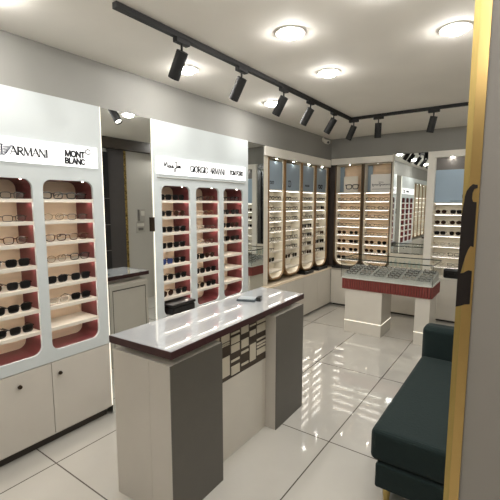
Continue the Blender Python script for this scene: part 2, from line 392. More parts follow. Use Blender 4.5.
# ------------------------------------------------------------------ red-lined wall units
ZS = [1.652, 1.512, 1.373, 1.232, 1.09, 0.948, 0.805]
NT, NBt = 1.775, 0.650
DEPTH = 0.225
def wall_unit(name, label, y0, y1, bays, doors, sign_y, lit_edge):
    r = thing(name, label, 'display unit', (0, 0, 0))
    mp = onleft(0.0)
    holes = [rrect(a, b, NBt, NT, 0.055) for a, b in bays]
    MB().plate([(y0, 0.578), (y1, 0.578), (y1, 2.30), (y0, 2.30)], holes, mp, -0.02, 0.0).build('front_panel', 'white_lacquer', r)
    MB().box(-0.26, -0.021, y0, y0 + 0.018, 0.08, 2.30).build('side_panel', 'white_lacquer', r)
    MB().box(-0.26, -0.021, y1 - 0.018, y1, 0.08, 2.30).build('side_panel', 'white_lacquer', r)
    MB().box(-0.26, -0.021, y0 + 0.018, y1 - 0.018, 2.282, 2.30).build('top_panel', 'white_lacquer', r)
    MB().box(-0.24, -0.02, y0 + 0.018, y1 - 0.018, 0.06, 0.574).build('base_carcass', 'cream_laminate', r)
    MB().box(-0.22, -0.05, y0 + 0.018, y1 - 0.018, 0.0, 0.06).build('toe_kick', 'toe_dark', r)
    for a, b in bays:
        ol = rrect(a, b, NBt, NT, 0.055)
        ins = rrect(a - 0.0005, b + 0.0005, NBt - 0.0005, NT + 0.0005, 0.055)
        out = rrect(a - 0.006, b + 0.006, NBt - 0.006, NT + 0.006, 0.06)
        MB().plate(out, [ins], mp, -DEPTH, -0.0202).build('niche_lining', 'burgundy', r)
        MB().prism(out, mp, -DEPTH - 0.012, -DEPTH - 0.0002).build('niche_back', 'beige_board', r)
        for i, z in enumerate(ZS):
            s = MB().box(-DEPTH + 0.001, -0.004, a + 0.001, b - 0.001, z - 0.016, z).box(-0.016, -0.004, a + 0.001, b - 0.001, z - 0.022, z - 0.0162).build('shelf', 'shelf_white', r)
            MB().box(-0.028, -0.0165, a + 0.01, b - 0.01, z - 0.0195, z - 0.0163).build('fill_strip', 'led_fill', s)  # added strip, hidden by the shelf lip, to brighten the niche
            MB().cyl((-0.055, b - 0.016, z - 0.0180), (-0.055, b - 0.016, z - 0.0162), 0.008, n=12).build('shelf_light', 'led_cell', s)
        MB().cyl((-0.060, b - 0.040, NT - 0.003), (-0.060, b - 0.040, NT - 0.001), 0.006, n=12).build('top_light', 'led_cell', r)
    # drawers/doors under the niches
    for (a, b, ky) in doors:
        d = MB().box(-0.0195, 0.0, a + 0.002, b - 0.002, 0.075, 0.572).build('cabinet_door', 'cream_laminate', r, bevel=0.002)
        if ky: MB().cyl((0.0, ky, 0.49), (0.010, ky, 0.49), 0.006, n=12).cyl((0.010, ky, 0.49), (0.022, ky, 0.49), 0.013, 0.011, n=16).build('knob', 'knob_bronze', d, smooth=False)
    sp = MB().box(0.0005, 0.010, sign_y[0], sign_y[1], 1.867, 2.010).build('sign_panel', 'sign_light', r)
    sp['label'] = 'glowing white sign strip with brand lettering'
    e = y1 if lit_edge == 'right' else y0
    q = (y1 + 0.0005, y1 + 0.006) if lit_edge == 'right' else (y0 - 0.006, y0 - 0.0005)
    MB().box(-0.006, 0.0, q[0], q[1], 0.08, 2.30).build('edge_light', 'led_line', r)
    return r, sp
baysA = [(0.435, 0.785), (0.848, 1.198), (1.262, 1.612)]
baysB = [(2.244, 2.586), (2.663, 2.995), (3.066, 3.398)]
uA, sA = wall_unit('display_unit', 'near white wall unit with tall red-lined niches at far left', 0.37, 1.690, baysA,
                   [(0.37, 0.81, 0.76), (0.81, 1.247, 1.04), (1.247, 1.69, 1.297)], (0.42, 1.652), 'right')
uB, sB = wall_unit('display_unit', 'far white wall unit with three red-lined niches behind the counter', 2.160, 3.490, baysB,
                   [(2.16, 2.60, 2.55), (2.60, 3.03, 2.65), (3.03, 3.490, 3.08)], (2.192, 3.432), 'left')
MB().box(-0.006, 0.014, 2.128, 2.1525, 1.395, 1.512).build('pull_handle', 'knob_bronze', uB, bevel=0.003)
MB().box(0.0, 0.012, 2.20, 3.42, 1.838, 1.842).build('thin_trim', 'plate_grey', uB)  # thin grey strip below the sign
L = onleft(0.0102)
# lettering
text('ARMANI', 1.080, 1.302, 1.911, 0.046, L).build('lettering', 'ink', sA)
eg = MB()
for k in range(6):                                   # eagle of stripes: two wings and a body
    z = 1.960 - k * 0.0088; ln = 0.052 - k * 0.0065
    for sx in (-1, 1):
        ribbon(eg, [(1.036 + sx * 0.008, z - 0.012), (1.036 + sx * (0.008 + ln * 0.5), z - 0.006), (1.036 + sx * (0.008 + ln), z + 0.003)], 0.0046, L, 0.0, 0.0015)
ribbon(eg, [(1.036, 1.957), (1.036, 1.906)], 0.008, L, 0.0, 0.0015)
ribbon(eg, [(1.030, 1.963), (1.042, 1.963)], 0.007, L, 0.0, 0.0015)
ribbon(eg, [(1.023, 1.906), (1.049, 1.906)], 0.004, L, 0.0, 0.0015)
eg.build('eagle_emblem', 'ink_navy', sA)
t = text('MONT', 1.415, 1.555, 1.933, 0.037, L, True); text('BLANC', 1.412, 1.556, 1.887, 0.035, L, True, mb=t)
t.build('lettering', 'ink', sA)
rg = MB(); ribbon(rg, [(1.580 + 0.017 * (1 - 0.10 * math.cos(6 * a)) * math.cos(a), 1.975 + 0.017 * (1 - 0.10 * math.cos(6 * a)) * math.sin(a)) for a in [2 * PI * i / 24 for i in range(25)]], 0.0056, L, 0.0, 0.0015)
rg.build('star_emblem', 'ink', sA)
mj = MB(); w = 0.0078
def sc(pts, ox, oz, k): ribbon(mj, [(ox + a * k, oz + b * k) for a, b in pts], w, L, 0.0, 0.0015)
sc([(0, 0), (0.25, 0.95), (0.35, 0.25), (0.75, 1.0), (0.8, 0.15), (0.95, 0.1)], 2.268, 1.925, 0.05)                       # M
sc(arc(1.2, 0.25, 0.16, 0.2, 30, 390, 12) + [(1.38, 0.05), (1.5, 0.1), (1.55, 0.4), (1.57, 0.08), (1.8, 0.1), (1.88, 0.42), (1.9, 0.05), (2.0, 0.1), (2.1, 0.42), (2.12, 0.05), (2.25, 0.15)], 2.268, 1.925, 0.05)  # aui
sc([(2.55, 0.95), (2.9, 1.05), (3.0, 1.0), (2.85, 0.2), (2.6, -0.55), (2.3, -0.5), (2.45, -0.1), (3.1, 0.2)], 2.268, 1.925, 0.05)  # J
sc([(3.1, 0.2), (3.2, 0.5), (3.2, 0.12), (3.35, 0.15), (3.42, 0.5), (3.45, 0.12), (3.58, 0.5), (3.64, 0.12), (3.78, 0.48), (3.82, 0.12), (4.0, 0.2)], 2.268, 1.925, 0.05)  # im
sc([(2.12, 0.62), (2.15, 0.66)], 2.268, 1.925, 0.05); sc([(3.2, 0.75), (3.23, 0.8)], 2.268, 1.925, 0.05)
mj.build('lettering', 'ink', sB)
text('GIORGIO ARMANI', 2.580, 3.072, 1.908, 0.054, L).build('lettering', 'ink', sB)
text('TOM FORD', 3.152, 3.384, 1.919, 0.039, L, True).build('lettering', 'ink', sB)

# eyewear in the red-lined units: rows from the top shelf
def row(bay, i, kinds, unit, baydesc, group, jit=0.05, price=False, zs=ZS, xf=-0.045):
    a, b = bay
    n = len(kinds)
    for k, kd in enumerate(kinds):
        if not kd: continue
        u = a + (b - a) * ((k + 0.5) / n) * 0.94 + 0.006
        pos = 'sole' if n == 1 else ('left', 'right')[k]
        lab = f"{DESC[kd][1]}, {pos} pair, {shelf_word(i)}, {baydesc}"
        eyewear(kd, (xf + random.uniform(-0.008, 0.004), u + random.uniform(-0.004, 0.004), zs[i] + 0.0003), PI / 2 + random.uniform(-jit, jit), lab, group, price=price and k == 0)
gA = 'eyewear in the near red-lined unit'; gB = 'eyewear in the far red-lined unit'
for i, ks in enumerate([('black', 'black'), ('gold', 'gun'), ('tortoise', 'tortoise'), ('gold', 'black'), ('sunblack', 'sunblack'), ('pale', 'sunblack')]):
    row(baysA[2], i, ks, 'A', 'right niche of near unit', gA, price=True)
for i, ks in enumerate([('black', 'gun'), ('gold', 'gun'), ('black', 'tortoise'), ('sunblack', 'sunblack'), ('sunround', 'sunblack'), ('sunblack', 'sunblack'), ('sunblack', 'sunblack')]):
    row(baysA[1], i, ks, 'A', 'partly cropped niche of near unit', gA, price=True)
for i, ks in enumerate([('sunblack', 'sunblack'), ('sunblack', 'sunround'), ('sunblack', 'sunblack'), ('sunblack', 'sunblack'), ('sunblue', 'sunblack'), ('sunblack', 'sunblack'), ('sunround', 'sunblack')]):
    row(baysB[0], i, ks, 'B', 'left niche of far unit', gB)
for i, ks in enumerate([('gun', 'tortoise'), ('pale', 'gold'), ('pale', 'gun'), ('pale', 'tortoise'), ('sunblack', 'sunround'), ('sunblack', 'sunblack'), ('sunaviator', 'sunblack')]):
    row(baysB[1], i, ks, 'B', 'middle niche of far unit', gB)
for i, ks in enumerate([('gun', 'black'), ('sunblack', 'sunblack'), ('sunblack', 'sunround'), ('sunblack', 'sunblack')]):
    row(baysB[2], i, ks, 'B', 'right niche of far unit', gB)
# black case in the bottom of the left niche
bg = thing('black_case', 'glossy black case lying at the bottom of a red-lined niche', 'case', (0.0, 2.414, NBt + 0.004))
MB().box(-0.11, 0.075, -0.138, 0.138, 0.0, 0.072).build('case_body', 'black_leather', bg, bevel=0.014, seg=3)
MB().box(-0.112, 0.078, -0.146, 0.146, 0.0735, 0.098).build('case_lid', 'black_leather', bg, bevel=0.010, seg=3)

# ------------------------------------------------------------------ mirrors
tag(MB().box(-0.015, -0.007, 1.700, 2.150, 0.0, 2.298).build('wall_mirror', 'mirror'), 'tall mirror between the two red-lined units', 'mirror')
tag(MB().box(-0.054, -0.046, 3.494, 3.870, 0.0, 2.298).build('wall_mirror', 'mirror'), 'narrow mirror between far red-lined unit and lit columns', 'mirror')
mr = thing('wall_mirror', 'white-edged mirror on the back wall reflecting the shop', 'mirror', (1.14, YB, 0.905))
MB().box(-0.222, 0.226, 0.020, 0.028, 0.0, 1.415).build('mirror_glass', 'mirror', mr)
MB().box(-0.240, -0.2225, 0.0, 0.03, 0.0, 1.419).build('side_strip', 'ivory', mr)

# ------------------------------------------------------------------ lit eyewear columns
CZ = [1.67, 1.54, 1.41, 1.28, 1.15, 1.02, 0.89]
def column(name, label, mp, u0, u1, vb, vt, depth, frame_m, back_m, shelves, posters, wt=0.018):
    r = thing(name, label, 'display column')
    rb = (u1 - u0) * 0.36
    out = rrect(u0, u1, vb, vt, 0.004, 6, rb); inn = rrect(u0 + wt, u1 - wt, vb + wt, vt - 0.004, 0.004, 6, rb - wt)
    lin_ = rrect(u0 + wt + 0.004, u1 - wt - 0.004, vb + wt + 0.004, vt - 0.008, 0.003, 6, rb - wt - 0.004)
    MB().plate(out, [inn], mp, -depth, 0.0).build('frame', frame_m, r)
    MB().plate([(a, b) for a, b in inn], [lin_], mp, -depth, -0.019).build('lining', 'ivory', r)
    MB().prism(out, mp, -depth - 0.012, -depth - 0.0002).build('back_panel', back_m, r)
    a, b = u0 + wt + 0.005, u1 - wt - 0.005
    for z in shelves:
        q = a, b
        if z < vb + rb:                       # narrower inside the rounded foot
            dz = vb + rb - z + 0.016; q = a + (rb - math.sqrt(max(0, rb * rb - dz * dz))) , b - (rb - math.sqrt(max(0, rb * rb - dz * dz)))
        s = MB().prism([(q[0], z - 0.016), (q[1], z - 0.016), (q[1], z), (q[0], z)], mp, -depth + 0.001, -0.014).build('shelf', 'shelf_white', r)
        MB().prism([(q[0] + 0.02, z - 0.0195), (q[1] - 0.02, z - 0.0195), (q[1] - 0.02, z - 0.0162), (q[0] + 0.02, z - 0.0162)], mp, -0.040, -0.030).build('shelf_light', 'led_warm', s)
    c = (u0 + u1) / 2; tw_ = -0.0095 if posters else -0.030
    p0 = mp(c, vt - 0.0045, tw_); p1 = mp(c, vt - 0.008, tw_)
    MB().cyl(p0, p1, 0.0085, n=16).build('top_light', 'led_top', r)
    return r, a, b
LM = onleft(-0.065)
ce = [4.008, 4.412, 4.88, 5.315, 5.752]
words = ['first', 'second', 'third', 'fourth']
def icon_glasses(c, z, s, mp, fill=False, w=None):
    mb = MB()
    for sx in (-1, 1): ribbon(mb, [(c + sx * s * 0.62 + 0.48 * s * math.cos(t), z + 0.42 * s * math.sin(t)) for t in [2 * PI * i / 20 for i in range(21)]], w or s * 0.2, mp, 0.0, 0.0015)
    ribbon(mb, [(c - s * 0.16, z + 0.1 * s), (c + s * 0.16, z + 0.1 * s)], w or s * 0.16, mp, 0.0, 0.0015)
    ribbon(mb, [(c - s * 1.05, z + 0.3 * s), (c - s * 1.3, z + 0.36 * s)], w or s * 0.16, mp, 0.0, 0.0015)
    ribbon(mb, [(c + s * 1.05, z + 0.3 * s), (c + s * 1.3, z + 0.36 * s)], w or s * 0.16, mp, 0.0, 0.0015)
    return mb
rowsL = [
 [('black', 'black'), ('tortoise', 'gun'), ('black', 'gun'), ('black', 'tortoise'), ('black', 'gun'), ('gun', None), ('sunblack', None)],
 [('black', 'gun'), ('black', 'tortoise'), ('black', 'black'), ('gun', None), ('tortoise', 'black'), ('gun', 'black'), ('sunaviator', 'sunblack')],
 [('black', 'black'), ('gun', 'black'), ('tortoise', 'black'), ('sunblack', 'sunblack'), ('black', 'sunblack'), ('gun', 'sunblack'), ('black', 'sunround')],
 [('black', 'black'), ('gun', 'sunblack'), ('black', 'tortoise'), ('black', None), ('gun', 'sunround'), ('sunblack', 'sunblack'), ('black', 'sunblack')]]
cprops = []
for k in range(4):
    r, a, b = column('display_column', f'{words[k]} lit eyewear column from the left on the side wall', LM, ce[k] + 0.004, ce[k + 1] - 0.004, 0.655, 2.185, 0.155,
                     'wood_brown', 'ivory', [1.80] + CZ + [0.765], True)
    pc = MB().prism([(a + 0.014, 1.8005), (b - 0.014, 1.8005), (b - 0.014, 2.15), (a + 0.014, 2.15)], LM, -0.030, -0.023).build('poster_card', 'poster_blue_grey', r)
    PM = onleft(-0.065 - 0.0228); c = (a + b) / 2
    if k == 0: icon_glasses(c - 0.09, 1.885, 0.038, PM).build('printed_emblem', 'ink', pc)
    elif k == 1:
        mb = MB(); ribbon(mb, arc(c - 0.08, 1.885, 0.032, 0.04, -120, 120), 0.012, PM, 0.0, 0.0015); ribbon(mb, arc(c - 0.13, 1.885, 0.032, 0.04, -70, 70), 0.012, PM, 0.0, 0.0015); mb.build('printed_emblem', 'ink', pc)
    elif k == 2:
        mb = MB(); 
        for q in range(7): ribbon(mb, [(c - 0.09 + q * 0.02, 1.87), (c - 0.086 + q * 0.02, 1.892), (c - 0.078 + q * 0.02, 1.87)], 0.006, PM, 0.0, 0.0015)
        mb.build('printed_lettering', 'ink', pc)
    else:
        mb = icon_glasses(c - 0.02, 1.88, 0.055, PM, w=0.02); mb.build('printed_emblem', 'ink', pc)
    for i, ks in enumerate(rowsL[k]):
        for j, kd in enumerate(ks):
            if not kd: continue
            u = a + (b - a) * (0.27 if j == 0 else 0.73)
            eyewear(kd, (-0.065 - 0.032, u, CZ[i] + 0.0003), PI / 2 + random.uniform(-0.06, 0.06),
                    f"{DESC[kd][1]}, {('left', 'right')[j]} pair, {ORD[i]} row down, {words[k]} side-wall column", 'eyewear in the side-wall columns')
# back columns
BM = onback(YB + 0.03)
be = [(0.022, 0.458), (0.468, 0.892)]
CB = [1.67, 1.54, 1.41, 1.28, 1.15, 1.015, 0.885, 0.755]
rowsB = [
 [('black', 'tortoise'), ('tortoise', 'black'), ('black', 'tortoise'), ('black', 'gun'), ('sunround', 'sunaviator'), ('sunround', 'sunblack'), ('sunround', 'sunaviator'), ('sunblack', 'tortoise')],
 [('black', 'tortoise'), ('black', 'black'), ('tortoise', 'black'), ('black', 'gun'), ('tortoise', 'gun'), ('sunround', 'sunaviator'), ('sunround', 'sunaviator'), ('pale', 'gun')]]
bw = ['left', 'right']
for k in range(2):
    r, a, b = column('display_column', f'{bw[k]} one of two lit peach-backed columns on the back wall', BM, be[k][0], be[k][1], 0.64, 2.222, 0.185, 'wood_dark', 'peach_board', [1.80] + CB, False)
    c = (a + b) / 2
    MB().prism([(a, 1.801), (a + 0.07, 1.801), (a + 0.07, 2.20), (a, 2.20)], BM, -0.160, -0.150).build('blue_strip', 'poster_blue_grey', r)
    if k == 0:
        pc = MB().prism([(a + 0.10, 1.8005), (a + 0.325, 1.8005), (a + 0.325, 2.045), (a + 0.10, 2.045)], BM, -0.066, -0.058).build('poster_card', 'card_cream', r)
        PM = onback(YB + 0.03 + 0.0578); g = MB(); gc, gz = a + 0.235, 1.885
        for sx in (-1, 1): ribbon(g, [(gc + sx * 0.052 + x, gz - 0.034 + z) for x, z in eye_outline('wayfarer', 0, 0.086, 0.066)] + [(gc + sx * 0.052 + eye_outline('wayfarer', 0, 0.086, 0.066)[0][0], gz - 0.034 + eye_outline('wayfarer', 0, 0.086, 0.066)[0][1])], 0.012, PM, 0.0, 0.0015)
        ribbon(g, [(gc - 0.010, gz + 0.014), (gc + 0.010, gz + 0.014)], 0.012, PM, 0.0, 0.0015)
        for sx in (-1, 1): ribbon(g, [(gc + sx * 0.094, gz + 0.024), (gc + sx * 0.108, gz + 0.028)], 0.012, PM, 0.0, 0.0015)
        g.build('printed_glasses', 'ink', pc)
    else:
        pc = MB().prism([(a + 0.078, 1.8005), (b - 0.004, 1.8005), (b - 0.004, 2.06), (a + 0.078, 2.06)], BM, -0.066, -0.058).build('poster_card', 'card_white', r)
        PM = onback(YB + 0.03 + 0.0578); g = MB(); x = a + 0.095; pts = []
        for q in range(61):                       # one long line of script
            t = q / 60; big = 1.0 if 0.03 < t < 0.1 or 0.42 < t < 0.5 else 0.35
            pts.append((x + t * 0.265 + 0.006 * math.sin(q * 1.9), 1.905 + 0.026 * big * math.sin(q * 1.25)))
        ribbon(g, pts, 0.0045, PM, 0.0, 0.0015); ribbon(g, [(x + 0.10, 1.945), (x + 0.17, 1.94)], 0.006, PM, 0.0, 0.0015)
        ribbon(g, [(x, 1.842), (b - 0.01, 1.842)], 0.005, PM, 0.0, 0.0015)
        g.build('printed_script', 'ink', pc)
    for i, ks in enumerate(rowsB[k]):
        for j, kd in enumerate(ks):
            u = a + (b - a) * (0.25 if j == 0 else 0.75)
            eyewear(kd, (u, YB + 0.03 + 0.032, CB[i] + 0.0003), random.uniform(-0.06, 0.06),
                    f"{DESC[kd][1]}, {bw[j]} pair, {ORD[i]} row down, {bw[k]} back-wall column", 'eyewear in the back-wall columns')

# white shelf unit right of the back mirror
r = thing('shelf_unit', 'white framed shelf unit with light blue poster on back wall', 'shelf unit')
UB = onback(YB)
u0, u1 = 1.37, 1.98
MB().plate([(u0, 0.612), (u1, 0.612), (u1, 2.325), (u0, 2.325)], [[(1.462, 0.613), (1.90, 0.613), (1.90, 2.243), (1.462, 2.243)]], UB, -0.21, 0.0).build('frame', 'fascia_white', r)
MB().prism([(u0, 0.612), (u1, 0.612), (u1, 2.325), (u0, 2.325)], UB, -0.225, -0.2105).build('back_panel', 'ivory', r)
MB().prism([(1.463, 2.08), (1.899, 2.08), (1.899, 2.242), (1.463, 2.242)], UB, -0.10, -0.09).build('valance_panel', 'panel_grey_dark', r)
pc = MB().prism([(1.463, 1.6405), (1.899, 1.6405), (1.899, 2.079), (1.463, 2.079)], UB, -0.10, -0.09).build('poster_panel', 'poster_light_blue', r)
mk = MB()
ribbon(mk, [(1.805, 1.70), (1.805, 1.74)], 0.012, onback(YB + 0.0898), 0, 0.0015); ribbon(mk, [(1.835, 1.71), (1.835, 1.74)], 0.010, onback(YB + 0.0898), 0, 0.0015)
ribbon(mk, [(1.66, 1.66), (1.80, 1.66)], 0.005, onback(YB + 0.0898), 0, 0.0015)
mk.build('printed_mark', 'ink', pc)
UZ = [1.49, 1.345, 1.20, 1.055, 0.915, 0.775]
for z in [1.64] + UZ:
    s = MB().prism([(1.463, z - 0.018), (1.899, z - 0.018), (1.899, z), (1.463, z)], UB, -0.209, -0.003).build('shelf', 'shelf_white', r)
    MB().prism([(1.49, z - 0.022), (1.87, z - 0.022), (1.87, z - 0.0182), (1.49, z - 0.0182)], UB, -0.034, -0.024).build('shelf_light', 'led_warm', s)
MB().cyl((1.66, YB + 0.05, 2.236), (1.66, YB + 0.05, 2.242), 0.009, n=16).build('top_light', 'led_top', r)
for i, (k0, k1) in enumerate([('sunround', 'sunblack'), ('sunround', 'sunround'), ('sunblack', 'sunaviator'), ('gold', 'gun'), ('gun', 'black'), ('gold', 'gun')]):
    for j, kd in enumerate((k0, k1)):
        eyewear(kd, ((1.560, 1.745)[j], YB + 0.045, UZ[i] + 0.0003), random.uniform(-0.05, 0.05),
                f"{DESC[kd][1]}, {bw[j]} pair, {ORD[i]} row down, white shelf unit at back", 'eyewear in the white shelf unit')
bb = thing('black_bag', 'small black bag in the bottom of the white back shelf unit', 'bag', (1.735, YB + 0.075, 0.614))
MB().box(-0.10, 0.10, -0.065, 0.06, 0.0, 0.125).build('bag_body', 'black_leather', bb, bevel=0.02, seg=3)
MB().tube([(-0.05, -0.066, 0.08), (-0.04, -0.072, 0.055), (0.04, -0.072, 0.055), (0.05, -0.066, 0.08)], 0.004, 6).build('bag_handle', 'black_plastic', bb)

# step under the back mirror with its bottles
st = thing('mirror_step', 'cream stepped ledge under the back wall mirror', 'ledge')
MB().box(0.905, 1.362, YB + 0.014, YB + 0.2, 0.612, 0.904).build('riser', 'ivory', st)
MB().box(0.905, 1.362, YB - 0.07, YB + 0.0138, 0.612, 0.725).build('step', 'ivory', st)
bp = ['leftmost of the small pale bottles', 'second small pale bottle from left', 'third small pale bottle from left', 'fourth small pale bottle from left', 'fifth small pale bottle from left', 'sixth small pale bottle from left', 'rightmost of the small pale bottles']
for k in range(7):
    x = 0.945 + k * 0.064
    h = (0.085, 0.11, 0.075, 0.08, 0.115, 0.08, 0.10)[k]
    o = thing('spray_bottle', bp[k] + ' under the back mirror', 'bottle', (x, YB - 0.03, 0.7255), 0, 'bottles under the back mirror')
    MB().lathe([(0.0001, 0), (0.017, 0), (0.018, 0.004), (0.018, h * 0.66), (0.012, h * 0.74), (0.008, h * 0.76), (0.0001, h * 0.76)], (0, 0, 0), 14).build('bottle_body', 'bottle_green', o, smooth=True)
    MB().lathe([(0.0001, h * 0.762), (0.009, h * 0.762), (0.009, h), (0.0001, h)], (0, 0, 0), 12).build('cap', 'tray_grey' if k % 2 else 'plastic_white', o)

# ------------------------------------------------------------------ low cabinets under the columns
r = thing('base_cabinet', 'low cream cabinet run under the side wall columns with wood top', 'cabinet')
MB().box(-0.29, -0.02, 3.872, YB, 0.06, 0.585).build('carcass', 'cream_gloss', r)
MB().box(-0.25, -0.04, 3.88, YB + 0.02, 0.0, 0.0595).build('toe_kick', 'toe_dark', r)
MB().box(-0.29, 0.0, 3.872, YB + 0.03, 0.586, 0.612).build('ledge_top', 'ledge_wood', r, bevel=0.002)
n = 4; w = (YB - 3.874) / n
for k in range(n): MB().box(-0.0195, 0.0, 3.874 + k * w + 0.0015, 3.874 + (k + 1) * w - 0.0015, 0.03, 0.583).build('cabinet_door', 'cream_gloss', r, bevel=0.0015)
r = thing('base_cabinet', 'low cream cabinet run along the back wall behind the table', 'cabinet')
MB().box(0.002, XR - 0.002, YB + 0.02, 6.09, 0.06, 0.585).build('carcass', 'cream_gloss', r)
MB().box(0.03, XR - 0.01, YB + 0.04, 6.0, 0.0, 0.0595).build('toe_kick', 'toe_dark', r)
MB().box(0.002, XR - 0.002, YB - 0.001, 6.09, 0.5865, 0.6115).build('ledge_top', 'cream_gloss', r, bevel=0.002)
n = 6; w = (XR - 0.006) / n
for k in range(n): MB().box(0.003 + k * w + 0.0015, 0.003 + (k + 1) * w - 0.0015, YB, YB + 0.0195, 0.03, 0.583).build('cabinet_door', 'cream_gloss', r, bevel=0.0015)

# black trays on the ledges
def blacktray(label, x0, x1, y0, y1, h, z=0.6125):
    t = thing('display_tray', label, 'tray', ((x0 + x1) / 2, (y0 + y1) / 2, z), 0, 'black trays on the cabinet ledges')
    a, b = (x1 - x0) / 2, (y1 - y0) / 2
    MB().box(-a, a, -b, b, 0, h * 0.4).build('tray_base', 'black_plastic', t, bevel=0.003)
    f = MB()
    for q in ((-a, -a + 0.012, -b, b), (a - 0.012, a, -b, b), (-a + 0.012, a - 0.012, -b, -b + 0.012), (-a + 0.012, a - 0.012, b - 0.012, b)): f.box(*q, h * 0.4, h)
    f.build('tray_rim', 'black_plastic', t)
blacktray('black tray on side ledge nearer the counter', -0.150, -0.004, 4.90, 5.17, 0.040)
blacktray('black tray on side ledge nearest the corner', -0.150, -0.004, 5.34, 5.66, 0.040)
blacktray('black tray on the back ledge at the corner', 0.03, 0.42, 5.735, YB + 0.028, 0.035)

# ------------------------------------------------------------------ front counter
ZC = 0.92
r = thing('service_counter', 'long white-topped service counter with dark red edge in front', 'counter', (0, 0, 0))
idm = lambda u, v, w: (u, v, w)
def inset(q, d): return [(q[0][0] + d, q[0][1] + d), (q[1][0] - d, q[1][1] + d), (q[2][0] - d, q[2][1] - d), (q[3][0] + d, q[3][1] - d)]
QC = [(0.718, 1.202), (1.171, 1.225), (1.122, 2.678), (0.710, 2.690)]
MB().prism(inset(QC, 0.004), idm, 0.884, ZC).build('worktop', 'quartz', r)
eb = MB().plate(QC, [inset(QC, 0.0038)], idm, 0.881, ZC - 0.0012).build('edge_band', 'burgundy_edge', r); eb['label'] = 'dark red edge band'
MB().prism([(0.78, 1.29), (1.09, 1.30), (1.06, 2.60), (0.78, 2.62)], idm, 0.842, 0.8835).build('neck', 'cream_laminate', r)
MB().prism([(0.722, 1.219), (0.9995, 1.230), (0.9995, 2.664), (0.716, 2.668)], idm, 0.0, 0.8415).build('counter_body', 'cream_laminate', r, bevel=0.002)
def rx_(y): return 1.152 - (y - 1.237) * 0.0217
def ped(y0, y1, c):
    MB().prism([(1.0002, y0), (rx_(y0), y0), (rx_(y1), y1 - 0.0), (1.0002, y1)], idm, 0.0, 0.8415).build('pedestal', 'cream_laminate', r)
    sp = MB().prism([(rx_(y0) + 0.0002, y0), (rx_(y0) + 0.006, y0), (rx_(y1) + 0.006, y1 - c), (rx_(y1) + 0.0002, y1)], idm, 0.0, 0.8415).build('side_panel', 'grey_laminate', r)
    sp['label'] = 'grey end panel'
ped(1.2305, 1.636, 0.004); ped(2.245, 2.662, 0.0)
f = MB().box(1.0005, 1.045, 1.6365, 2.2445, 0.0, 0.521).build('front_panel', 'cream_gloss', r)
lp = MB().box(1.0005, 1.045, 1.6365, 2.2445, 0.523, 0.8415).build('lattice_panel', 'lattice_brown', r)
lp['label'] = 'dark brown panel of cream rectangles'
tl = MB()
cols = [((1.71, 1.79), [(.76, .81), (.66, .72), (.60, .61), (.52, .57)]),
        ((1.808, 1.888), [(0.743, 0.799), (0.727, 0.736), (0.716, 0.723), (0.519, 0.645)]),
        ((1.905, 1.993), [(0.77, 0.783), (0.709, 0.752), (0.652, 0.700), (0.590, 0.604), (0.505, 0.562)]),
        ((2.012, 2.092), [(0.746, 0.801), (0.650, 0.705), (0.612, 0.628), (0.53, 0.545)]),
        ((2.108, 2.178), [(0.77, 0.78), (0.702, 0.74), (0.527, 0.645)]),
        ((2.192, 2.300), [(0.768, 0.79), (0.702, 0.757), (0.648, 0.66), (0.616, 0.630), (0.595, 0.607), (0.544, 0.583)])]
for (a, b), zz in cols:
    for z0, z1 in zz: tl.box(1.0452, 1.0495, max(1.64, a - 0.062), b - 0.062, z0 + 0.033, min(z1 + 0.033, 0.838))
tl.build('inlay_tiles', 'lattice_cream', lp)
for k in range(3):
    y0 = 1.262 + k * 0.468
    d = MB().box(0.700, 0.7155, y0, y0 + 0.462, 0.08, 0.825).build('cabinet_door', 'cream_laminate', r, bevel=0.002)
    dd = MB()
    for q in ((y0 + 0.03, y0 + 0.432, 0.77, 0.782), (y0 + 0.03, y0 + 0.432, 0.12, 0.126), (y0 + 0.03, y0 + 0.036, 0.126, 0.77), (y0 + 0.426, y0 + 0.432, 0.126, 0.77)): dd.box(0.698, 0.6998, *q)
    dd.build('door_groove', 'grey_laminate', d)
# card reader on the counter
cr = thing('card_reader', 'slim grey card reader lying on the counter top', 'card reader', (0.89, 2.255, ZC + 0.0006), 0.35)
MB().box(-0.080, 0.060, -0.05, 0.05, 0.0, 0.016).build('reader_body', 'device_grey', cr, bevel=0.004)
MB().box(-0.072, 0.052, -0.042, 0.042, 0.0163, 0.0185).build('reader_screen', 'device_top', cr)
MB().box(0.0605, 0.092, -0.02, 0.035, 0.0, 0.030).build('reader_dock', 'black_plastic', cr, bevel=0.003)

# ------------------------------------------------------------------ glass-topped display table
TX0, TX1, TY0, TY1 = 0.645, 1.715, 4.615, 5.13
r = thing('display_table', 'display table with fluted dark red band and glass case', 'table')
MB().box(TX0 + 0.014, TX1 - 0.014, TY0 + 0.014, TY1 - 0.014, 0.563, 0.69).build('table_core', 'burgundy_edge', r)
fl = MB(); per = []
rr = 0.035; ol = rrect(TX0 + 0.012, TX1 - 0.012, TY0 + 0.012, TY1 - 0.012, 0.03, 4)
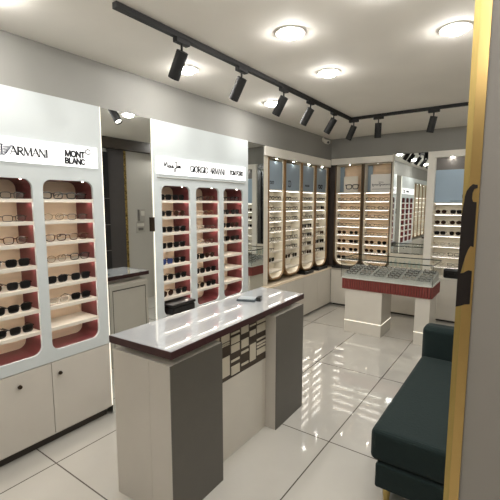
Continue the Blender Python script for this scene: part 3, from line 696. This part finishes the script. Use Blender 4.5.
# evenly spaced points along the outline
P = [Vector((u, v)) for u, v in ol]; P.append(P[0]); acc = 0; nextd = 0; step = 0.029
for a, b in zip(P[:-1], P[1:]):
    Lg = (b - a).length
    while nextd <= acc + Lg and Lg > 0:
        q = a + (b - a) * ((nextd - acc) / Lg); per.append((q.x, q.y)); nextd += step
    acc += Lg
for x, y in per[:-1]: fl.cyl((x, y, 0.560), (x, y, 0.692), 0.0125, n=12)
fb = fl.build('fluted_band', 'burgundy_flute', r); fb['label'] = 'dark red fluted band'
MB().prism(rrect(TX0, TX1, TY0, TY1, 0.03), lambda u, v, w: (u, v, w), 0.6925, 0.706).build('top_plate', 'deck_grey', r)
MB().prism([(TY0 + 0.03, 0.7062), (TY1 - 0.03, 0.7062), (TY1 - 0.03, 0.79), (TY0 + 0.03, 0.722)], lambda u, v, w: (w, u, v), TX0 + 0.02, TX1 - 0.02).build('sloped_deck', 'deck_grey', r)
for (a, b) in ((0.700, 1.160), (1.535, 1.695)):
    p = MB().box(a, b, 4.636, 5.05, 0.0, 0.5595).build('pedestal', 'white_lacquer' if 0 else 'cream_gloss', r, bevel=0.003)
    MB().box(a - 0.003, b + 0.003, 4.632, 5.054, 0.150, 0.158).build('light_line', 'led_line', p)
gz0, gz1 = 0.7065, 0.945
for q in ((TX0 + 0.004, TX1 - 0.004, TY0 + 0.002, TY0 + 0.008, gz0, gz1 - 0.0115), (TX0 + 0.004, TX0 + 0.010, TY0 + 0.009, TY1 - 0.004, gz0, gz1 - 0.0115), (TX1 - 0.010, TX1 - 0.004, TY0 + 0.009, TY1 - 0.004, gz0, gz1 - 0.0115), (TX0 + 0.004, TX1 - 0.004, TY0 + 0.002, TY1 - 0.004, gz1 - 0.006, gz1)):
    MB().box(*q).build('glass_pane', 'case_glass', r)
ge = MB(); s = 0.004
xa, xb, ya, yb2 = TX0 + 0.002, TX1 - 0.002, TY0, TY1 - 0.002
ge.box(xa, xb, ya - 0.002, ya + 0.0015, gz1 - 0.011, gz1 + 0.001).box(xa, xb, yb2, yb2 + s, gz1 - 0.011, gz1 + 0.001)
ge.box(xa - 0.002, xa + 0.0015, ya, yb2, gz1 - 0.011, gz1 + 0.001).box(xb - 0.0015, xb + 0.002, ya, yb2, gz1 - 0.011, gz1 + 0.001)
for x in (xa, xb): ge.box(x - 0.002, x + 0.002, ya - 0.002, ya + 0.0015, gz0, gz1 - 0.007)
tag(ge.build('glass_edges', 'glass_edge', r), 'dark green polished glass edges')
# trays of frames inside the case
slope = math.atan2(0.79 - 0.722, TY1 - TY0 - 0.06)
tw = ['leftmost', 'second', 'third', 'fourth', 'fifth', 'rightmost']
for k in range(6):
    cx = TX0 + 0.105 + k * 0.172
    y0 = TY0 + 0.045; z0 = 0.722 + 0.0012 + math.tan(slope) * 0.015
    t = thing('eyewear_tray', f'{tw[k]} grey tray of frames inside the glass case', 'tray', (cx, y0, z0), 0, 'grey trays in the glass case'); t.rotation_euler = (slope, 0, 0)
    MB().box(-0.079, 0.079, 0, 0.42, 0, 0.005).build('tray_lining', 'tray_lining', t)
    f = MB()
    for q in ((-0.084, -0.0792, -0.004, 0.424), (0.0792, 0.084, -0.004, 0.424), (-0.0792, 0.0792, -0.004, -0.0002), (-0.0792, 0.0792, 0.4202, 0.424)): f.box(*q, 0, 0.020)
    f.build('tray_rim', 'tray_grey', t)
    for i in range(5):
        yy = 0.045 + i * 0.082
        kd = ('black', 'gun', 'tortoise', 'gun', 'black', 'pale', 'gun')[(k * 3 + i * 2) % 7]
        p = Vector((cx, y0, z0)) + Matrix.Rotation(slope, 3, 'X') @ Vector((0, yy, 0.0054))
        o = eyewear(kd, p + Vector((0, 0, 0.001)), random.uniform(-0.08, 0.08), f"{DESC[kd][1]}, {('front', 'second', 'third', 'fourth', 'back')[i]} row, {tw[k]} tray in the glass case", 'frames in the glass case trays', rx=slope)
        o.scale = (0.95, 0.55, 0.95)

# ------------------------------------------------------------------ teal sofa
r = thing('sofa', 'dark teal upholstered sofa behind the grey partition at right', 'sofa', (0, 0, 0))
MB().box(1.895, 2.52, 1.975, 3.235, 0.24, 0.42).build('seat_cushion', 'sofa_teal', r, bevel=0.03, seg=4)
MB().box(1.93, 2.70, 1.965, 3.38, 0.10, 0.238).build('sofa_base', 'sofa_teal', r, bevel=0.012, seg=3)
MB().box(1.888, 2.70, 3.24, 3.40, 0.16, 0.655).build('armrest', 'sofa_teal', r, bevel=0.045, seg=5)
MB().box(2.525, 2.73, 1.965, 3.235, 0.24, 0.80).build('backrest', 'sofa_teal', r, bevel=0.045, seg=5)
for x in (1.98, 2.64):
    for y in (2.03, 3.31): MB().cyl((x, y, 0), (x, y, 0.0995), 0.016, 0.024, n=14).build('leg', 'gold_brushed', r)

# ------------------------------------------------------------------ right wall pieces seen in the mirrors
tag(MB().box(XR - 0.03, XR - 0.001, 3.64, 3.93, 0.0, 2.455).build('wall_panel', 'charcoal'), 'tall charcoal panel on the right wall, seen in mirror', 'panel')
tag(MB().box(XR - 0.02, XR - 0.001, 3.935, 3.985, 0.0, 2.455).build('mosaic_strip', 'gold_mosaic'), 'gold mosaic strip beside charcoal panel, seen in mirror', 'panel')
gp = thing('glass_cabinet', 'dark glass cabinet at left of charcoal panel, seen in mirror', 'cabinet', (XR - 0.001, 3.52, 0))
MB().box(-0.05, 0, -0.115, 0.115, 0.0, 2.40).build('cabinet_body', 'black_plastic', gp)
for z in (0.9, 1.3, 1.7): MB().box(-0.058, -0.0505, -0.11, 0.11, z, z + 0.01).build('shelf_edge', 'panel_grey_dark', gp)
ic = thing('intercom', 'pale intercom unit above the switches, seen in mirror', 'intercom', (XR - 0.0002, 4.25, 1.335))
MB().box(-0.022, 0, -0.085, 0.085, 0, 0.20).build('intercom_body', 'plate_grey', ic, bevel=0.004)
MB().box(-0.034, -0.0225, -0.072, -0.040, 0.01, 0.19).build('handset', 'panel_grey_dark', ic, bevel=0.004)
MB().box(-0.025, -0.0225, 0.0, 0.07, 0.09, 0.17).build('display', 'plastic_white', ic)
sw = thing('switch_plate', 'double switch plate below the intercom, seen in mirror', 'switch', (XR - 0.001, 4.24, 1.15))
MB().box(-0.012, 0, -0.09, 0.09, 0, 0.18).build('plate', 'plate_grey', sw, bevel=0.003)
MB().box(-0.018, -0.0125, -0.07, 0.07, 0.10, 0.15).build('rocker', 'plastic_white', sw)
MB().box(-0.018, -0.0125, -0.05, 0.05, 0.03, 0.075).build('rocker', 'panel_grey_dark', sw)

# ------------------------------------------------------------------ track and spotlights
r = thing('light_track', 'black L-shaped lighting track on the ceiling', 'lighting track', (0.76, 4.487, CEIL - 0.001))
MB().box(-0.017, 0.017, -3.2, 0.017, -0.030, 0).build('track_rail', 'black_metal', r)
MB().box(0.0172, 1.75, -0.017, 0.017, -0.030, 0).build('track_rail', 'black_metal', r)
def spot(x, y, d, label, along):
    d = Vector(d).normalized()
    o = thing('track_spotlight', label, 'spotlight', (x, y, CEIL - 0.0315), 0, 'black track spotlights')
    hx, hy = (0.055, 0.018) if along == 'x' else (0.018, 0.055)
    MB().box(-hx, hx, -hy, hy, -0.026, 0).build('adapter', 'black_metal', o, bevel=0.003)
    MB().cyl((0, 0, -0.0262), (0, 0, -0.066), 0.007, n=10).build('stem', 'black_metal', o)
    c = Vector((0, 0, -0.078)); a = c - d * 0.012; b = c + d * 0.150
    MB().cyl(a, b, 0.036, n=24, cap=False).cyl(a - d * 0.0005, a + d * 0.001, 0.036, n=24).cyl(b - d * 0.001, b - d * 0.012, 0.0355, 0.030, n=24, cap=False).build('lamp_head', 'black_metal', o, smooth=False)
    MB().cyl(b - d * 0.014, b - d * 0.012, 0.029, n=20).build('lamp_lens', 'spot_white', o)
lw = [(1.75, 'track spotlight fifth along from the corner'), (2.35, 'fourth one from the corner on the near leg'), (2.95, 'third one from the corner on the near leg'),
      (3.45, 'second one from the corner on the near leg'), (4.00, 'first one from the corner on the near leg')]
for y, lb in lw: spot(0.76, y, (-0.55, 0.06, -0.80), 'black spotlight, ' + lb.replace('track spotlight ', '') + ' of the track', 'y')
spot(0.80, 4.487, (-0.42, 0.10, -0.80), 'black spotlight hanging at the corner of the track', 'x')
spot(1.085, 4.487, (-0.06, 0.12, -1.0), 'black spotlight, middle one on the far leg of track', 'x')
spot(1.655, 4.487, (-0.22, 0.10, -0.95), 'black spotlight, rightmost on the far leg of the track', 'x')

# recessed ceiling lamps
DL = [(1.2, 2.875, 'beside the track'), (2.1, 2.6, 'above the sofa'), (1.9, 1.9, 'x'), (1.55, 1.5, 'above the aisle by the counter'),
      (0.36, 0.9, 'behind the camera'), (0.36, 2.2, 'behind the camera'), (0.36, 3.4, 'behind the camera'), (1.4, 0.2, 'behind the camera'), (2.4, -0.6, 'behind the camera'), (1.0, -1.2, 'behind the camera'), (1.3, 2.1, 'x'), (2.45, 0.45, 'x'), (2.55, 4.65, 'x'), (2.5, 2.95, 'x')]  # last three are added, unseen lamps to brighten partition and back area
DLAB = ['round recessed ceiling lamp beside the near leg of track', 'round recessed ceiling lamp above the teal sofa', 'round recessed ceiling lamp above the near end of sofa',
        'round recessed ceiling lamp above the near counter end', 'round recessed ceiling lamp before the near red-lined unit', 'round recessed ceiling lamp before the left niche of far unit',
        'round recessed ceiling lamp before the right niche of far unit', 'round recessed ceiling lamp behind the near counter, out of view', 'round recessed ceiling lamp behind the partition, out of view',
        'round recessed ceiling lamp at the front of the shop', 'round recessed ceiling lamp above the far half of counter', 'added ceiling lamp to light the grey partition, out of view',
        'added unseen ceiling lamp brightening the back area, by the right wall', 'added unseen ceiling lamp brightening the back area, over the sofa back']
for (x, y, _), lb in zip(DL, DLAB):
    o = thing('ceiling_lamp', lb, 'ceiling lamp', (x, y, CEIL - 0.0006), 0, 'recessed ceiling lamps')
    MB().lathe([(0.062, -0.004), (0.085, -0.006), (0.09, 0.0), (0.062, 0.0), (0.062, -0.004)], (0, 0, 0), 28).build('trim_ring', 'plastic_white', o)
    MB().lathe([(0.0601, -0.001), (0.059, -0.010), (0.050, -0.022), (0.030, -0.030), (0.0005, -0.033)], (0, 0, 0), 28).build('diffuser', 'lamp_white', o, smooth=True)

# security camera in the corner
o = thing('security_camera', 'small white security camera high in the far corner', 'camera', (-0.004, 5.39, 2.54))
MB().cyl((0, 0, 0.02), (0.012, 0, 0.02), 0.032, n=20).build('mount', 'plastic_white', o)
MB().tube([(0.012, 0, 0.02), (0.035, -0.005, 0.015), (0.045, -0.01, 0.0)], 0.009, 8).build('arm', 'plastic_white', o)
MB().cyl((0.03, 0.02, -0.004), (0.105, -0.05, -0.034), 0.030, n=20).build('camera_body', 'plastic_white', o)
MB().cyl((0.1055, -0.0505, -0.0342), (0.110, -0.055, -0.036), 0.018, n=18).build('camera_lens', 'black_plastic', o)

# more lit columns on the side wall behind the camera (they show in the back mirror)
struct('trim_11', MB().box(-0.26, 0.0, -2.0, 0.355, 2.19, 2.300), 'white_lacquer', 0.003)
rr_ = thing('base_cabinet', 'low cream cabinet run at the shop front, seen in back mirror', 'cabinet')
MB().box(-0.29, 0.0, -2.0, 0.355, 0.0, 0.61).build('carcass', 'cream_gloss', rr_, bevel=0.002)
fw = ['rightmost', 'second from right', 'third from right', 'fourth from right', 'fifth from right']
for k in range(5):
    y1 = 0.345 - k * 0.46
    column('display_column', f'lit column at the shop front, {fw[k]} in the back mirror', LM, y1 - 0.45, y1, 0.655, 2.185, 0.155, 'wood_brown', 'ivory', [1.80] + CZ + [0.765], False)

# ------------------------------------------------------------------ world, camera, view
wd = bpy.data.worlds.new('World'); SC.world = wd; wd.use_nodes = True
wd.node_tree.nodes['Background'].inputs[0].default_value = (0.9, 0.95, 1.0, 1); wd.node_tree.nodes['Background'].inputs[1].default_value = 0.2
cd = bpy.data.cameras.new('camera'); cam = bpy.data.objects.new('camera', cd); C.objects.link(cam)
cam.location = (2.498, 0.0, 1.62); cam.rotation_euler = (math.radians(90 - 6.7785), 0, math.radians(35.306))
cd.sensor_width = 36; cd.lens = 36 * 387 / 500; cd.clip_start = 0.01
SC.camera = cam
SC.view_settings.view_transform = 'Standard'; SC.view_settings.look = 'None'
SC.view_settings.gamma = 1.0; SC.view_settings.exposure = 0.85; SC.view_settings.use_curve_mapping = False
SC.cycles.max_bounces = 10; SC.cycles.diffuse_bounces = 5; SC.cycles.glossy_bounces = 6; SC.cycles.transparent_max_bounces = 16
SC.cycles.use_denoising = True
SC.cycles.sample_clamp_indirect = 6.0
